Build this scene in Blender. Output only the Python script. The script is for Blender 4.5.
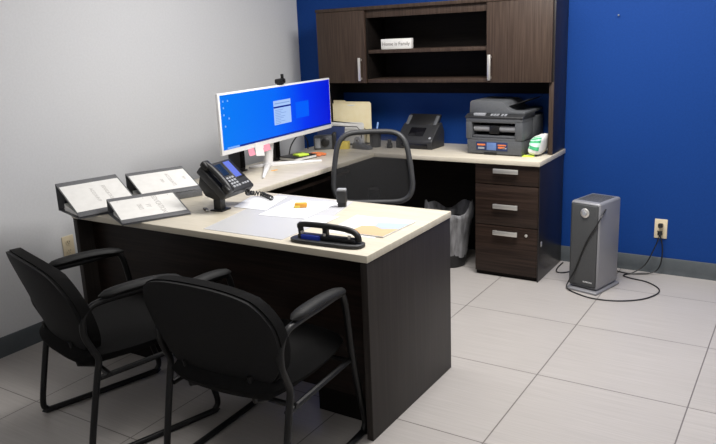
import bpy, bmesh, math, random
from mathutils import Vector, Matrix
random.seed(7)
S = bpy.context.scene
COL = S.collection
for o in list(bpy.data.objects):
    bpy.data.objects.remove(o)
PI = math.pi
R = math.radians

# ------------------------------------------------------------------ camera
YAW, PITCH, ROLL = 0.5879, -0.2447, -0.0471
FPX, PPX, PPY = 719.36, -18.30, -8.51
cd = bpy.data.cameras.new('camera'); cam = bpy.data.objects.new('camera', cd); COL.objects.link(cam)
fw = Vector((-math.sin(YAW)*math.cos(PITCH), math.cos(YAW)*math.cos(PITCH), math.sin(PITCH)))
rt = Vector((math.cos(YAW), math.sin(YAW), 0)); up = rt.cross(fw)
r2 = math.cos(ROLL)*rt+math.sin(ROLL)*up; u2 = -math.sin(ROLL)*rt+math.cos(ROLL)*up
m = Matrix((r2, u2, -fw)).transposed().to_4x4(); m.translation = (3.3308, -4.5459, 1.5102)
cam.matrix_world = m
cd.sensor_fit = 'HORIZONTAL'; cd.sensor_width = 36; cd.lens = FPX/716*36
cd.shift_x = -PPX/716; cd.shift_y = PPY/716
cd.clip_start = 0.05
S.camera = cam

# ------------------------------------------------------------------ world, lights, exposure
w = bpy.data.worlds.new('World'); S.world = w; w.use_nodes = True
w.node_tree.nodes['Background'].inputs[0].default_value = (0.9, 0.95, 1, 1)
w.node_tree.nodes['Background'].inputs[1].default_value = 0.05
S.view_settings.view_transform = 'Standard'; S.view_settings.look = 'None'
S.view_settings.gamma = 1; S.view_settings.exposure = 0.0; S.view_settings.use_curve_mapping = False
def area(name, loc, sx, sy, power, col=(1, 0.975, 0.95), spread=180):
    l = bpy.data.lights.new(name, 'AREA'); l.shape = 'RECTANGLE'; l.size = sx; l.size_y = sy
    l.energy = power; l.color = col; l.spread = R(spread)
    o = bpy.data.objects.new(name, l); o.location = loc; COL.objects.link(o)
area('ceiling_troffer_light', (2.50, -1.35, 2.56), 1.2, 0.6, 80)
area('ceiling_troffer_light_left', (1.45, -1.65, 2.56), 1.2, 0.6, 24)
area('ceiling_troffer_light_rear', (2.6, -4.1, 2.56), 1.2, 0.6, 13)

# ------------------------------------------------------------------ mesh builder
class MB:
    def __init__(self): self.bm = bmesh.new()
    def _tf(self, vs, M):
        for v in vs: v.co = M @ v.co
    def box(self, x0, x1, y0, y1, z0, z1, bev=0.0, seg=2, M=None):
        r = bmesh.ops.create_cube(self.bm, size=1)
        vs = r['verts']
        for v in vs:
            v.co = Vector(((x0+x1)/2+v.co.x*(x1-x0), (y0+y1)/2+v.co.y*(y1-y0), (z0+z1)/2+v.co.z*(z1-z0)))
        if bev > 0:
            es = list({e for v in vs for e in v.link_edges})
            rr = bmesh.ops.bevel(self.bm, geom=es, offset=bev, segments=seg, affect='EDGES', profile=0.5)
            vs = list({v for f in rr['faces'] for v in f.verts} | {v for v in vs if v.is_valid})
        if M is not None: self._tf(vs, M)
        return self
    def prism(self, pts, h0, h1, axis='y', bev=0.0, seg=2, M=None):
        """closed polygon pts (a,b) extruded along axis from h0 to h1"""
        def P(a, b, h):
            return {'y': (a, h, b), 'z': (a, b, h), 'x': (h, a, b)}[axis]
        A = [self.bm.verts.new(P(a, b, h0)) for a, b in pts]; B = [self.bm.verts.new(P(a, b, h1)) for a, b in pts]
        n = len(pts); fs = [self.bm.faces.new(A), self.bm.faces.new(B[::-1])]
        for i in range(n): fs.append(self.bm.faces.new((A[i], B[i], B[(i+1) % n], A[(i+1) % n])))
        bmesh.ops.recalc_face_normals(self.bm, faces=fs)
        vs = A+B
        if bev > 0:
            es = list({e for f in fs for e in f.edges})
            rr = bmesh.ops.bevel(self.bm, geom=es, offset=bev, segments=seg, affect='EDGES', profile=0.5)
            vs = list({v for f in rr['faces'] for v in f.verts} | {v for v in vs if v.is_valid})
        if M is not None: self._tf(vs, M)
        return self
    def tube(self, pts, r, n=10, closed=False, M=None, smooth=0, flat=1.0):
        pts = [Vector(p) for p in pts]
        if smooth: pts = catmull(pts, smooth, closed)
        N = len(pts); rings = []; ref = None
        for i in range(N):
            if closed: t = pts[(i+1) % N]-pts[i-1]
            else: t = pts[min(i+1, N-1)]-pts[max(i-1, 0)]
            if t.length < 1e-9: t = Vector((0, 0, 1))
            t.normalize()
            if ref is None:
                ref = t.orthogonal().normalized()
                if abs(t.x) < 0.9: ref = (Vector((1, 0, 0))-t*t.x).normalized()
            ref = (ref-t*ref.dot(t)).normalized(); b = t.cross(ref)
            rr = r[i] if isinstance(r, (list, tuple)) and len(r) == N else (r if not isinstance(r, (list, tuple)) else r[0])
            rings.append([self.bm.verts.new(pts[i]+ref*math.cos(2*PI*k/n)*rr*flat+b*math.sin(2*PI*k/n)*rr) for k in range(n)])
        fs = []
        for i in range(N if closed else N-1):
            a, c = rings[i], rings[(i+1) % N]
            for k in range(n): fs.append(self.bm.faces.new((a[k], a[(k+1) % n], c[(k+1) % n], c[k])))
        if not closed:
            fs.append(self.bm.faces.new(rings[0][::-1])); fs.append(self.bm.faces.new(rings[-1]))
        bmesh.ops.recalc_face_normals(self.bm, faces=fs)
        if M is not None: self._tf([v for q in rings for v in q], M)
        return self
    def lathe(self, prof, n=24, M=None):
        rings = []
        for rr, z in prof:
            if rr < 1e-6: rings.append([self.bm.verts.new((0, 0, z))])
            else: rings.append([self.bm.verts.new((rr*math.cos(2*PI*k/n), rr*math.sin(2*PI*k/n), z)) for k in range(n)])
        fs = []
        for a, c in zip(rings, rings[1:]):
            for k in range(n):
                k2 = (k+1) % n
                if len(a) == 1 and len(c) == 1: continue
                if len(a) == 1: fs.append(self.bm.faces.new((a[0], c[k2], c[k])))
                elif len(c) == 1: fs.append(self.bm.faces.new((a[k], a[k2], c[0])))
                else: fs.append(self.bm.faces.new((a[k], a[k2], c[k2], c[k])))
        bmesh.ops.recalc_face_normals(self.bm, faces=fs)
        if M is not None: self._tf([v for q in rings for v in q], M)
        return self
    def grid(self, fn, nu, nv, thick=None):
        """fn(u,v)->point; optional fn thickness gives a closed slab: thick(u,v)->second point"""
        A = [[self.bm.verts.new(fn(i/nu, j/nv)) for j in range(nv+1)] for i in range(nu+1)]
        fs = []
        for i in range(nu):
            for j in range(nv): fs.append(self.bm.faces.new((A[i][j], A[i+1][j], A[i+1][j+1], A[i][j+1])))
        if thick:
            B = [[self.bm.verts.new(thick(i/nu, j/nv)) for j in range(nv+1)] for i in range(nu+1)]
            for i in range(nu):
                for j in range(nv): fs.append(self.bm.faces.new((B[i][j], B[i][j+1], B[i+1][j+1], B[i+1][j])))
            loop = [(i, 0) for i in range(nu)]+[(nu, j) for j in range(nv)]+[(i, nv) for i in range(nu, 0, -1)]+[(0, j) for j in range(nv, 0, -1)]
            for q in range(len(loop)):
                a, b = loop[q], loop[(q+1) % len(loop)]
                fs.append(self.bm.faces.new((A[a[0]][a[1]], B[a[0]][a[1]], B[b[0]][b[1]], A[b[0]][b[1]])))
            bmesh.ops.recalc_face_normals(self.bm, faces=fs)
        return self
    def text(self, s, size, M, depth=0.0004):
        cu = bpy.data.curves.new('t', 'FONT'); cu.body = s; cu.size = size; cu.align_x = 'CENTER'; cu.align_y = 'CENTER'
        cu.extrude = depth; cu.resolution_u = 2
        o = bpy.data.objects.new('t', cu)
        me = bpy.data.meshes.new_from_object(o)
        n0 = len(self.bm.verts); self.bm.from_mesh(me)
        self.bm.verts.ensure_lookup_table()
        self._tf([self.bm.verts[i] for i in range(n0, len(self.bm.verts))], M)
        bpy.data.objects.remove(o); bpy.data.curves.remove(cu); bpy.data.meshes.remove(me)
        return self

def catmull(P, k, closed):
    out = []; n = len(P)
    rng = range(n) if closed else range(n-1)
    for i in rng:
        if closed: a, b, c, d = P[i-1], P[i], P[(i+1) % n], P[(i+2) % n]
        else: a, b, c, d = P[max(i-1, 0)], P[i], P[i+1], P[min(i+2, n-1)]
        for q in range(k):
            t = q/k
            out.append(0.5*((2*b)+(c-a)*t+(2*a-5*b+4*c-d)*t*t+(3*b-a-3*c+d)*t**3))
    if not closed: out.append(P[-1])
    return out

def obj(name, mb, mat, parent=None, loc=None, rz=None, ang=38):
    me = bpy.data.meshes.new(name); mb.bm.to_mesh(me); mb.bm.free()
    me.polygons.foreach_set('use_smooth', [True]*len(me.polygons))
    me.set_sharp_from_angle(angle=R(ang))
    o = bpy.data.objects.new(name, me); COL.objects.link(o); me.materials.append(mat)
    if parent: o.parent = parent
    if loc: o.location = loc
    if rz is not None: o.rotation_euler = (0, 0, rz)
    return o
def tag(o, label, cat, group=None):
    o['label'] = label; o['category'] = cat
    if group: o['group'] = group
    return o
def thing(name, label, cat, loc=(0, 0, 0), rz=0, group=None):
    o = bpy.data.objects.new(name, None); COL.objects.link(o); o.empty_display_size = 0.1
    o.location = loc; o.rotation_euler = (0, 0, rz)
    return tag(o, label, cat, group)
def struct(name, mb, mat, parent=None):
    o = obj(name, mb, mat, parent)
    if parent is None: o['kind'] = 'structure'
    return o
def T(x, y, z): return Matrix.Translation((x, y, z))
def rot(a, ax): return Matrix.Rotation(a, 4, ax)

# ------------------------------------------------------------------ materials
def mat(name, col, rough=0.5, metal=0.0, spec=0.5, emit=None, estr=0.0, alpha=1.0, trans=0.0):
    mt = bpy.data.materials.new(name); mt.use_nodes = True
    b = mt.node_tree.nodes['Principled BSDF']
    b.inputs['Base Color'].default_value = (*col, 1); b.inputs['Roughness'].default_value = rough
    b.inputs['Metallic'].default_value = metal; b.inputs['Specular IOR Level'].default_value = spec
    b.inputs['Alpha'].default_value = alpha; b.inputs['Transmission Weight'].default_value = trans
    if emit: b.inputs['Emission Color'].default_value = (*emit, 1); b.inputs['Emission Strength'].default_value = estr
    return mt
def noisy(name, c1, c2, scale=(1, 1, 1), nscale=5, rough=0.5, detail=4, bump=0.0, spec=0.5, lo=0.35, hi=0.65, metal=0.0, bscale=None):
    mt = mat(name, c1, rough, metal, spec); nt = mt.node_tree; N = nt.nodes; L = nt.links
    b = N['Principled BSDF']
    tc = N.new('ShaderNodeTexCoord'); mp = N.new('ShaderNodeMapping'); mp.inputs['Scale'].default_value = scale
    no = N.new('ShaderNodeTexNoise'); no.inputs['Scale'].default_value = nscale; no.inputs['Detail'].default_value = detail
    cr = N.new('ShaderNodeValToRGB')
    cr.color_ramp.elements[0].color = (*c1, 1); cr.color_ramp.elements[1].color = (*c2, 1)
    cr.color_ramp.elements[0].position = lo; cr.color_ramp.elements[1].position = hi
    L.new(tc.outputs['Object'], mp.inputs[0]); L.new(mp.outputs[0], no.inputs['Vector'])
    L.new(no.outputs['Fac'], cr.inputs[0]); L.new(cr.outputs[0], b.inputs['Base Color'])
    if bump:
        n2 = N.new('ShaderNodeTexNoise'); n2.inputs['Scale'].default_value = bscale or nscale; n2.inputs['Detail'].default_value = 3
        L.new(mp.outputs[0], n2.inputs['Vector'])
        bp = N.new('ShaderNodeBump'); bp.inputs['Strength'].default_value = bump; bp.inputs['Distance'].default_value = 0.002
        L.new(n2.outputs['Fac'], bp.inputs['Height']); L.new(bp.outputs[0], b.inputs['Normal'])
    return mt

WD1, WD2 = (0.0145, 0.0082, 0.0058), (0.034, 0.0205, 0.0148)
M = {}
M['wood_h'] = noisy('espresso laminate horizontal grain', WD1, WD2, (2, 2, 70), 1.6, 0.42, 5, 0, 0.25)
M['wood_front_shaded'] = noisy('espresso laminate with painted shade', (0.008, 0.0045, 0.0033), (0.019, 0.0112, 0.0082), (2, 2, 70), 1.6, 0.42, 5, 0, 0.2)  # espresso laminate again, shade of the desk front put into a darker colour
M['wood_end'] = noisy('dark laminate end panel', (0.021, 0.0172, 0.0152), (0.031, 0.026, 0.023), (60, 60, 1.5), 1.6, 0.45, 5, 0, 0.2)
M['wood_v'] = noisy('walnut laminate vertical grain', (0.033, 0.0205, 0.0148), (0.064, 0.0425, 0.0315), (70, 70, 2), 1.6, 0.5, 5, 0, 0.25)
M['wood_dv'] = noisy('espresso laminate vertical grain', (0.009, 0.0066, 0.0058), (0.016, 0.0122, 0.0108), (60, 60, 1.5), 1.6, 0.33, 5)
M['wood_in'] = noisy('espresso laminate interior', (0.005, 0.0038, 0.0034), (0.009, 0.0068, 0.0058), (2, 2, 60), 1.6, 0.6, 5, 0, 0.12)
M['top'] = noisy('pale maple laminate', (0.545, 0.495, 0.395), (0.605, 0.555, 0.455), (3, 40, 3), 1.6, 0.36, 5)
M['wallgrey'] = noisy('light grey wall paint', (0.60, 0.605, 0.615), (0.625, 0.63, 0.64), (1, 1, 1), 90, 0.7, 2, 0.05, 0.25)
M['wallblue'] = noisy('royal blue wall paint', (0.0055, 0.041, 0.202), (0.0065, 0.046, 0.218), (1, 1, 1), 90, 0.6, 2, 0.05, 0.15)
M['ceil'] = noisy('white ceiling tile', (0.72, 0.72, 0.70), (0.8, 0.8, 0.78), (1, 1, 1), 60, 0.9, 2)
M['base'] = noisy('dark grey vinyl baseboard', (0.070, 0.080, 0.087), (0.082, 0.092, 0.099), (1, 1, 1), 20, 0.55, 2, 0, 0.3)
M['blackfab'] = noisy('black woven upholstery', (0.0035, 0.0034, 0.0034), (0.0065, 0.0063, 0.0063), (1, 1, 1), 260, 0.9, 2, 0.25, 0.12)
M['blackmet'] = mat('black powder coated steel', (0.006, 0.006, 0.0063), 0.42, 0, 0.3)
M['blackpl'] = noisy('black plastic', (0.006, 0.006, 0.0065), (0.009, 0.009, 0.0095), (1, 1, 1), 120, 0.42, 2)
M['armpad'] = noisy('black moulded arm pad', (0.005, 0.005, 0.0052), (0.007, 0.007, 0.0073), (1, 1, 1), 150, 0.6, 2, 0.1, 0.25)
M['shell'] = noisy('black moulded back shell', (0.006, 0.006, 0.0062), (0.0085, 0.0085, 0.009), (1, 1, 1), 180, 0.7, 2, 0.2, 0.2)
M['dkgrey'] = noisy('dark grey plastic', (0.018, 0.0185, 0.020), (0.024, 0.0245, 0.0265), (1, 1, 1), 90, 0.45, 2)
M['midgrey'] = noisy('printer grey plastic', (0.078, 0.082, 0.088), (0.09, 0.094, 0.10), (1, 1, 1), 90, 0.5, 2)
M['rollgrey'] = mat('roller grey plastic', (0.26, 0.265, 0.275), 0.4)
M['ltgrey'] = noisy('light grey plastic', (0.30, 0.31, 0.33), (0.34, 0.35, 0.37), (1, 1, 1), 90, 0.4, 2)
M['binder'] = noisy('charcoal binder vinyl', (0.095, 0.097, 0.102), (0.12, 0.122, 0.128), (1, 1, 1), 140, 0.4, 2, 0.15)
M['paper'] = noisy('white paper', (0.72, 0.71, 0.68), (0.76, 0.75, 0.72), (1, 1, 1), 30, 0.6, 2)
M['paperw'] = noisy('cool white paper', (0.74, 0.745, 0.765), (0.78, 0.785, 0.80), (1, 1, 1), 30, 0.5, 2)
M['ink'] = mat('grey printed ink', (0.50, 0.48, 0.46), 0.7)
M['inkd'] = mat('dark printed ink', (0.10, 0.085, 0.07), 0.7)
M['white'] = mat('white plastic', (0.80, 0.80, 0.80), 0.35)
M['silver'] = mat('brushed nickel', (0.74, 0.72, 0.68), 0.42, 0.85)
M['silverpl'] = mat('silver painted plastic', (0.27, 0.27, 0.285), 0.4, 0.3)
M['chrome'] = mat('chrome', (0.7, 0.7, 0.72), 0.15, 1.0)
M['ivory'] = mat('ivory plastic', (0.70, 0.60, 0.42), 0.4)
M['manila'] = noisy('manila card', (0.90, 0.79, 0.50), (0.93, 0.83, 0.56), (1, 1, 1), 25, 0.7, 3)
M['pink'] = mat('pink note paper', (0.85, 0.28, 0.36), 0.7)
M['yellow'] = mat('yellow note paper', (0.85, 0.66, 0.10), 0.7)
M['yellowgreen'] = mat('lime note paper', (0.62, 0.85, 0.08), 0.7)
M['orange'] = mat('orange plastic', (0.72, 0.20, 0.06), 0.5)
M['orangey'] = mat('amber orange plastic', (0.85, 0.40, 0.05), 0.5)
M['green'] = mat('green printed film', (0.06, 0.42, 0.18), 0.4)
M['mint'] = mat('pale mint film', (0.55, 0.85, 0.66), 0.4)
M['blue'] = mat('blue plastic', (0.015, 0.05, 0.45), 0.4)
M['navy'] = mat('navy card', (0.015, 0.03, 0.10), 0.5)
M['lcd'] = mat('backlit phone display', (0.02, 0.03, 0.1), 0.3, emit=(0.16, 0.22, 0.85), estr=0.75)
M['lcdk'] = mat('dark phone screen glass', (0.008, 0.02, 0.05), 0.2)
M['glass'] = mat('dark glass', (0.006, 0.006, 0.008), 0.12)
M['peach'] = mat('peach printed area', (0.62, 0.37, 0.21), 0.7)
M['skyink'] = mat('pale blue printed area', (0.36, 0.43, 0.52), 0.7)
M['nail'] = mat('steel nail', (0.4, 0.4, 0.42), 0.35, 1.0)

def desk_overlay_mat():
    mt = bpy.data.materials.new('translucent pale desk overlay'); mt.use_nodes = True
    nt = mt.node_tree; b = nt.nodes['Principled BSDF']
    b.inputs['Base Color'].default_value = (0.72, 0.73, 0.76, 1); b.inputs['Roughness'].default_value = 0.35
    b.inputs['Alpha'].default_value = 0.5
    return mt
M['mat'] = desk_overlay_mat()
def liner_mat():
    mt = noisy('thin grey bin liner film', (0.13, 0.13, 0.135), (0.36, 0.36, 0.37), (9, 9, 2), 3, 0.35, 4, 0.8, bscale=7)
    mt.node_tree.nodes['Principled BSDF'].inputs['Alpha'].default_value = 0.8
    return mt
M['liner'] = liner_mat()
def mesh_mat():
    mt = bpy.data.materials.new('open black chair mesh'); mt.use_nodes = True
    nt = mt.node_tree; N = nt.nodes; L = nt.links
    b = N['Principled BSDF']; b.inputs['Base Color'].default_value = (0.02, 0.02, 0.021, 1); b.inputs['Roughness'].default_value = 0.7
    tr = N.new('ShaderNodeBsdfTransparent'); mx = N.new('ShaderNodeMixShader'); mx.inputs[0].default_value = 0.57
    L.new(tr.outputs[0], mx.inputs[1]); L.new(b.outputs[0], mx.inputs[2]); L.new(mx.outputs[0], N['Material Output'].inputs[0])
    return mt
M['mesh'] = mesh_mat()

def floor_mat():
    mt = mat('large grey porcelain floor tiles', (0.5, 0.48, 0.46), 0.34, spec=0.5); nt = mt.node_tree; N = nt.nodes; L = nt.links
    b = N['Principled BSDF']
    tc = N.new('ShaderNodeTexCoord'); sp = N.new('ShaderNodeSeparateXYZ'); L.new(tc.outputs['Object'], sp.inputs[0])
    def mth(op, a, c=None):
        n = N.new('ShaderNodeMath'); n.operation = op
        for i, v in enumerate((a, c)):
            if v is None: continue
            if isinstance(v, (int, float)): n.inputs[i].default_value = v
            else: L.new(v, n.inputs[i])
        return n.outputs[0]
    TX, TY, X0, Y0 = 0.610, 0.628, 2.412, -1.018
    def line(v, o, t):
        q = mth('DIVIDE', mth('SUBTRACT', v, o), t); f = mth('FRACT', q)
        d = mth('MULTIPLY', mth('MINIMUM', f, mth('SUBTRACT', 1.0, f)), t)
        return mth('LESS_THAN', d, 0.0026), mth('FLOOR', q)
    gx, ix = line(sp.outputs[0], X0, TX); gy, iy = line(sp.outputs[1], Y0, TY)
    g = mth('MAXIMUM', gx, gy)
    mp = N.new('ShaderNodeMapping'); mp.inputs['Scale'].default_value = (1.4, 60, 1); L.new(tc.outputs['Object'], mp.inputs[0])
    no = N.new('ShaderNodeTexNoise'); no.inputs['Scale'].default_value = 2.2; no.inputs['Detail'].default_value = 6; L.new(mp.outputs[0], no.inputs['Vector'])
    n2 = N.new('ShaderNodeTexNoise'); n2.inputs['Scale'].default_value = 3; n2.inputs['Detail'].default_value = 3; L.new(tc.outputs['Object'], n2.inputs['Vector'])
    cb = N.new('ShaderNodeCombineXYZ'); L.new(ix, cb.inputs[0]); L.new(iy, cb.inputs[1])
    wn = N.new('ShaderNodeTexWhiteNoise'); L.new(cb.outputs[0], wn.inputs['Vector'])
    f = mth('ADD', mth('MULTIPLY', no.outputs['Fac'], 0.7), mth('ADD', mth('MULTIPLY', n2.outputs['Fac'], 0.2), mth('MULTIPLY', wn.outputs['Value'], 0.10)))
    cr = N.new('ShaderNodeValToRGB'); L.new(f, cr.inputs[0])
    cr.color_ramp.elements[0].position = 0.3; cr.color_ramp.elements[0].color = (0.375, 0.350, 0.330, 1)
    cr.color_ramp.elements[1].position = 0.7; cr.color_ramp.elements[1].color = (0.455, 0.428, 0.405, 1)
    mx = N.new('ShaderNodeMix'); mx.data_type = 'RGBA'; L.new(g, mx.inputs[0]); L.new(cr.outputs[0], mx.inputs[6]); mx.inputs[7].default_value = (0.16, 0.145, 0.135, 1)
    L.new(mx.outputs[2], b.inputs['Base Color'])
    bp = N.new('ShaderNodeBump'); bp.inputs['Strength'].default_value = 0.25; bp.inputs['Distance'].default_value = 0.002
    L.new(mth('SUBTRACT', mth('MULTIPLY', no.outputs['Fac'], 0.15), g), bp.inputs['Height']); L.new(bp.outputs[0], b.inputs['Normal'])
    return mt
M['floor'] = floor_mat()

def screen_mat():
    """desktop wallpaper: a lit display, azure on the left to deep blue on the right with a paler pane"""
    mt = bpy.data.materials.new('lit desktop display'); mt.use_nodes = True
    nt = mt.node_tree; N = nt.nodes; L = nt.links
    b = N['Principled BSDF']; b.inputs['Base Color'].default_value = (0.002, 0.002, 0.003, 1); b.inputs['Roughness'].default_value = 0.35; b.inputs['Specular IOR Level'].default_value = 0.1
    tc = N.new('ShaderNodeTexCoord'); sp = N.new('ShaderNodeSeparateXYZ'); L.new(tc.outputs['Object'], sp.inputs[0])
    mr = N.new('ShaderNodeMapRange'); mr.inputs[1].default_value = -0.585; mr.inputs[2].default_value = 0.585; L.new(sp.outputs[0], mr.inputs[0])
    cr = N.new('ShaderNodeValToRGB'); L.new(mr.outputs[0], cr.inputs[0])
    e = cr.color_ramp.elements
    e[0].position = 0.0; e[0].color = (0.0, 0.20, 0.92, 1); e[1].position = 1.0; e[1].color = (0.0, 0.006, 0.64, 1)
    n = e.new(0.45); n.color = (0.0, 0.14, 0.95, 1); n = e.new(0.72); n.color = (0.0, 0.035, 0.88, 1)
    L.new(cr.outputs[0], b.inputs['Emission Color']); b.inputs['Emission Strength'].default_value = 1.0
    return mt
M['screen'] = screen_mat()
M['winpane'] = mat('paler wallpaper pane', (0, 0, 0), 0.5, 0, 0.1, emit=(0.0, 0.115, 0.97), estr=1.0)
M['app'] = mat('lit program window', (0, 0, 0), 0.3, emit=(0.40, 0.58, 0.95), estr=1.0)
M['appdark'] = mat('program window title bar', (0, 0, 0), 0.3, emit=(0.0, 0.02, 0.28), estr=1.0)
M['appgrey'] = mat('program window text rows', (0, 0, 0), 0.3, emit=(0.22, 0.36, 0.72), estr=1.0)
M['icon'] = mat('desktop icon', (0, 0, 0), 0.3, emit=(0.22, 0.45, 0.95), estr=1.0)

# ------------------------------------------------------------------ room
RX, RY, RZ = 4.3, -5.4, 2.6
struct('floor', MB().box(0, RX, RY, 0, -0.08, 0), M['floor'])
struct('ceiling', MB().box(-0.1, RX+0.1, RY-0.1, 0.1, RZ, RZ+0.08), M['ceil'])
struct('wall_left', MB().box(-0.1, 0, RY, 0.1, -0.08, RZ), M['wallgrey'])
struct('wall_back', MB().box(0, RX, 0, 0.1, -0.08, RZ), M['wallblue'])
struct('wall_right', MB().box(RX, RX+0.1, RY, 0.1, -0.08, RZ), M['wallgrey'])
struct('wall_front', MB().box(-0.1, RX+0.1, RY-0.1, RY, -0.08, RZ), M['wallgrey'])
def bboard(name, pts, axis, h0, h1):
    struct(name, MB().prism(pts, h0, h1, axis), M['base'])
prof = [(0, 0), (0.016, 0), (0.013, 0.012), (0.010, 0.03), (0.009, 0.096), (0.006, 0.100), (0, 0.100)]
bboard('baseboard_left', prof, 'y', RY, -0.0105)
bboard('baseboard_back', [(-a, b) for a, b in prof], 'x', 0, RX)

# ------------------------------------------------------------------ furniture
Z = 0.74; TK = 0.028
XD0, XD1, YD0, YD1 = 0.40, 2.052, -2.466, -1.753
d = thing('office_desk', 'large front desk with pale maple top and dark panels, facing two black guest chairs', 'desk')
obj('desktop', MB().box(XD0, XD1, YD0, YD1, Z-TK, Z, 0.002), M['top'], d)
obj('end_panel', MB().box(XD0+0.004, XD0+0.032, YD0+0.004, YD1-0.004, 0, Z-TK, 0.001), M['wood_end'], d)
obj('end_panel', MB().box(XD1-0.032, XD1-0.004, YD0+0.004, YD1-0.004, 0, Z-TK, 0.001), M['wood_end'], d)
obj('modesty_panel', MB().box(XD0+0.032, XD1-0.032, -2.378, -2.358, 0.12, Z-TK), M['wood_front_shaded'], d)
for x0, x1 in ((XD0+0.034, 0.74), (1.725, XD1-0.034)):
    p = obj('drawer_box', MB().box(x0, x1, -2.356, -1.80, 0.0, 0.70, 0.002), M['wood_in'], d)
    for z0, z1 in ((0.03, 0.27), (0.275, 0.515), (0.52, 0.69)):
        q = obj('drawer_front', MB().box(x0+0.003, x1-0.003, -1.80, -1.782, z0, z1, 0.0015), M['wood_h'], d)
        q['label'] = 'dark drawer front with a bar handle'
        xm = (x0+x1)/2
        obj('handle', MB().box(xm-0.07, xm+0.07, -1.782, -1.757, (z0+z1)/2-0.008, (z0+z1)/2+0.008, 0.003), M['silver'], q)

XB1, YC = 0.935, -0.509
d = thing('bridge_desk', 'pale maple side worktop along the grey wall carrying the ultrawide monitor', 'desk')
obj('worktop', MB().box(XD0, XB1, YD1+0.001, YC-0.001, Z-TK, Z, 0.002), M['top'], d)
obj('back_panel', MB().box(XD0+0.004, XD0+0.024, YD1+0.004, YC-0.004, 0.10, Z-TK), M['wood_in'], d)
obj('keyboard_tray', MB().box(0.50, 0.875, -1.62, -0.72, 0.640, 0.660, 0.003), M['wood_h'], d)
obj('tray_rail', MB().box(0.50, 0.86, -1.63, -1.62, 0.645, Z-TK, 0.001), M['blackmet'], d)
obj('tray_rail', MB().box(0.50, 0.86, -0.72, -0.71, 0.645, Z-TK, 0.001), M['blackmet'], d)

XC0, XC1 = 0.366, 2.040
d = thing('credenza', 'pale maple worktop with dark panels along the blue wall under the hutch', 'desk')
obj('worktop', MB().prism([(XC0, -0.002), (XC0, YC), (XC1, YC), (XC1, -0.002)], Z-TK, Z, 'z', 0.002), M['top'], d)
obj('end_panel', MB().box(XC0+0.004, XC0+0.032, YC+0.006, -0.016, 0, Z-TK, 0.001), M['wood_dv'], d)
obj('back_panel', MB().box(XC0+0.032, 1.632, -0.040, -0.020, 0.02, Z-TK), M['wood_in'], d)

XP0, XP1, YP = 1.636, 2.030, -0.470
p = thing('drawer_pedestal', 'dark three drawer pedestal with silver bar handles under the rear worktop', 'drawer unit')
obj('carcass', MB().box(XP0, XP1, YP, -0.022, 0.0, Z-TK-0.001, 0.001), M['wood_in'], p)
sp_ = obj('side_panel', MB().box(XP1-0.001, XP1+0.006, YP-0.018, -0.022, 0.0, Z-TK-0.001, 0.001), M['wood_dv'], p)
obj('side_catch', MB().box(XP1+0.006, XP1+0.010, -0.452, -0.432, 0.215, 0.245, 0.001), M['silver'], sp_)
for nm, z0, z1, hz in (('drawer', 0.588, 0.708, 0.672), ('drawer', 0.333, 0.583, 0.455), ('drawer', 0.028, 0.328, 0.289)):
    q = obj(nm, MB().box(XP0, XP1-0.002, YP-0.019, YP-0.0005, z0, z1, 0.0015), M['wood_h'], p)
    h = MB().box(1.757, 1.911, YP-0.046, YP-0.036, hz-0.014, hz+0.014, 0.003)
    h.box(1.764, 1.776, YP-0.040, YP-0.019, hz-0.010, hz+0.010).box(1.892, 1.904, YP-0.040, YP-0.019, hz-0.010, hz+0.010)
    obj('handle', h, M['silver'], q)
    if z0 < 0.1:
        obj('lock', MB().lathe([(0, 0), (0.009, 0), (0.009, 0.004), (0.006, 0.006), (0, 0.006)], 16, T(1.960, YP-0.019, 0.285) @ rot(PI/2, 'X')), M['silver'], q)

XH0, XH1, YH, ZH0, ZH1 = 0.3635, 2.022, -0.255, 1.175, 1.656
XL, XR = 0.7544, 1.620
h = thing('hutch', 'dark walnut hutch with two doors and open shelves standing on the rear worktop', 'hutch')
obj('side_panel', MB().box(XH1-0.016, XH1+0.012, YH, -0.004, Z, ZH1-0.001, 0.001), M['wood_dv'], h)
obj('side_panel', MB().box(XH0, XH0+0.026, YH, -0.004, Z, ZH1-0.001, 0.001), M['wood_dv'], h)
fe = MB().box(XH1-0.016, XH1+0.012, YH-0.003, YH, Z, ZH0, 0.0005)
obj('edge_band', fe, M['wood_v'], h)
obj('top_panel', MB().box(XH0-0.004, XH1+0.004, -0.280, -0.004, ZH1, ZH1+0.022, 0.0015), M['wood_v'], h)
obj('bottom_panel', MB().box(XH0+0.026, XH1-0.026, YH, -0.014, ZH0, ZH0+0.024, 0.001), M['wood_v'], h)
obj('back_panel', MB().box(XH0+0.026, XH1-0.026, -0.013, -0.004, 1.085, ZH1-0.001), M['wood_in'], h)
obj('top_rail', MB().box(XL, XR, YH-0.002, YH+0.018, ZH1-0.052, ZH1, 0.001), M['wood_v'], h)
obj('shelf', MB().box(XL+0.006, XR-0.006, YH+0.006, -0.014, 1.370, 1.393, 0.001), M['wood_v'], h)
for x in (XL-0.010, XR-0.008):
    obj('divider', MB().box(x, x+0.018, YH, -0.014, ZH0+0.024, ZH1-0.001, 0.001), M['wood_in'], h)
hol = MB()
for k in range(9):
    for y in (-0.20, -0.06): hol.lathe([(0, 0), (0.0028, 0), (0.0028, 0.0012), (0, 0.0012)], 8, T(XL+0.0082, y, 1.24+0.038*k) @ rot(PI/2, 'Y'))
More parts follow.
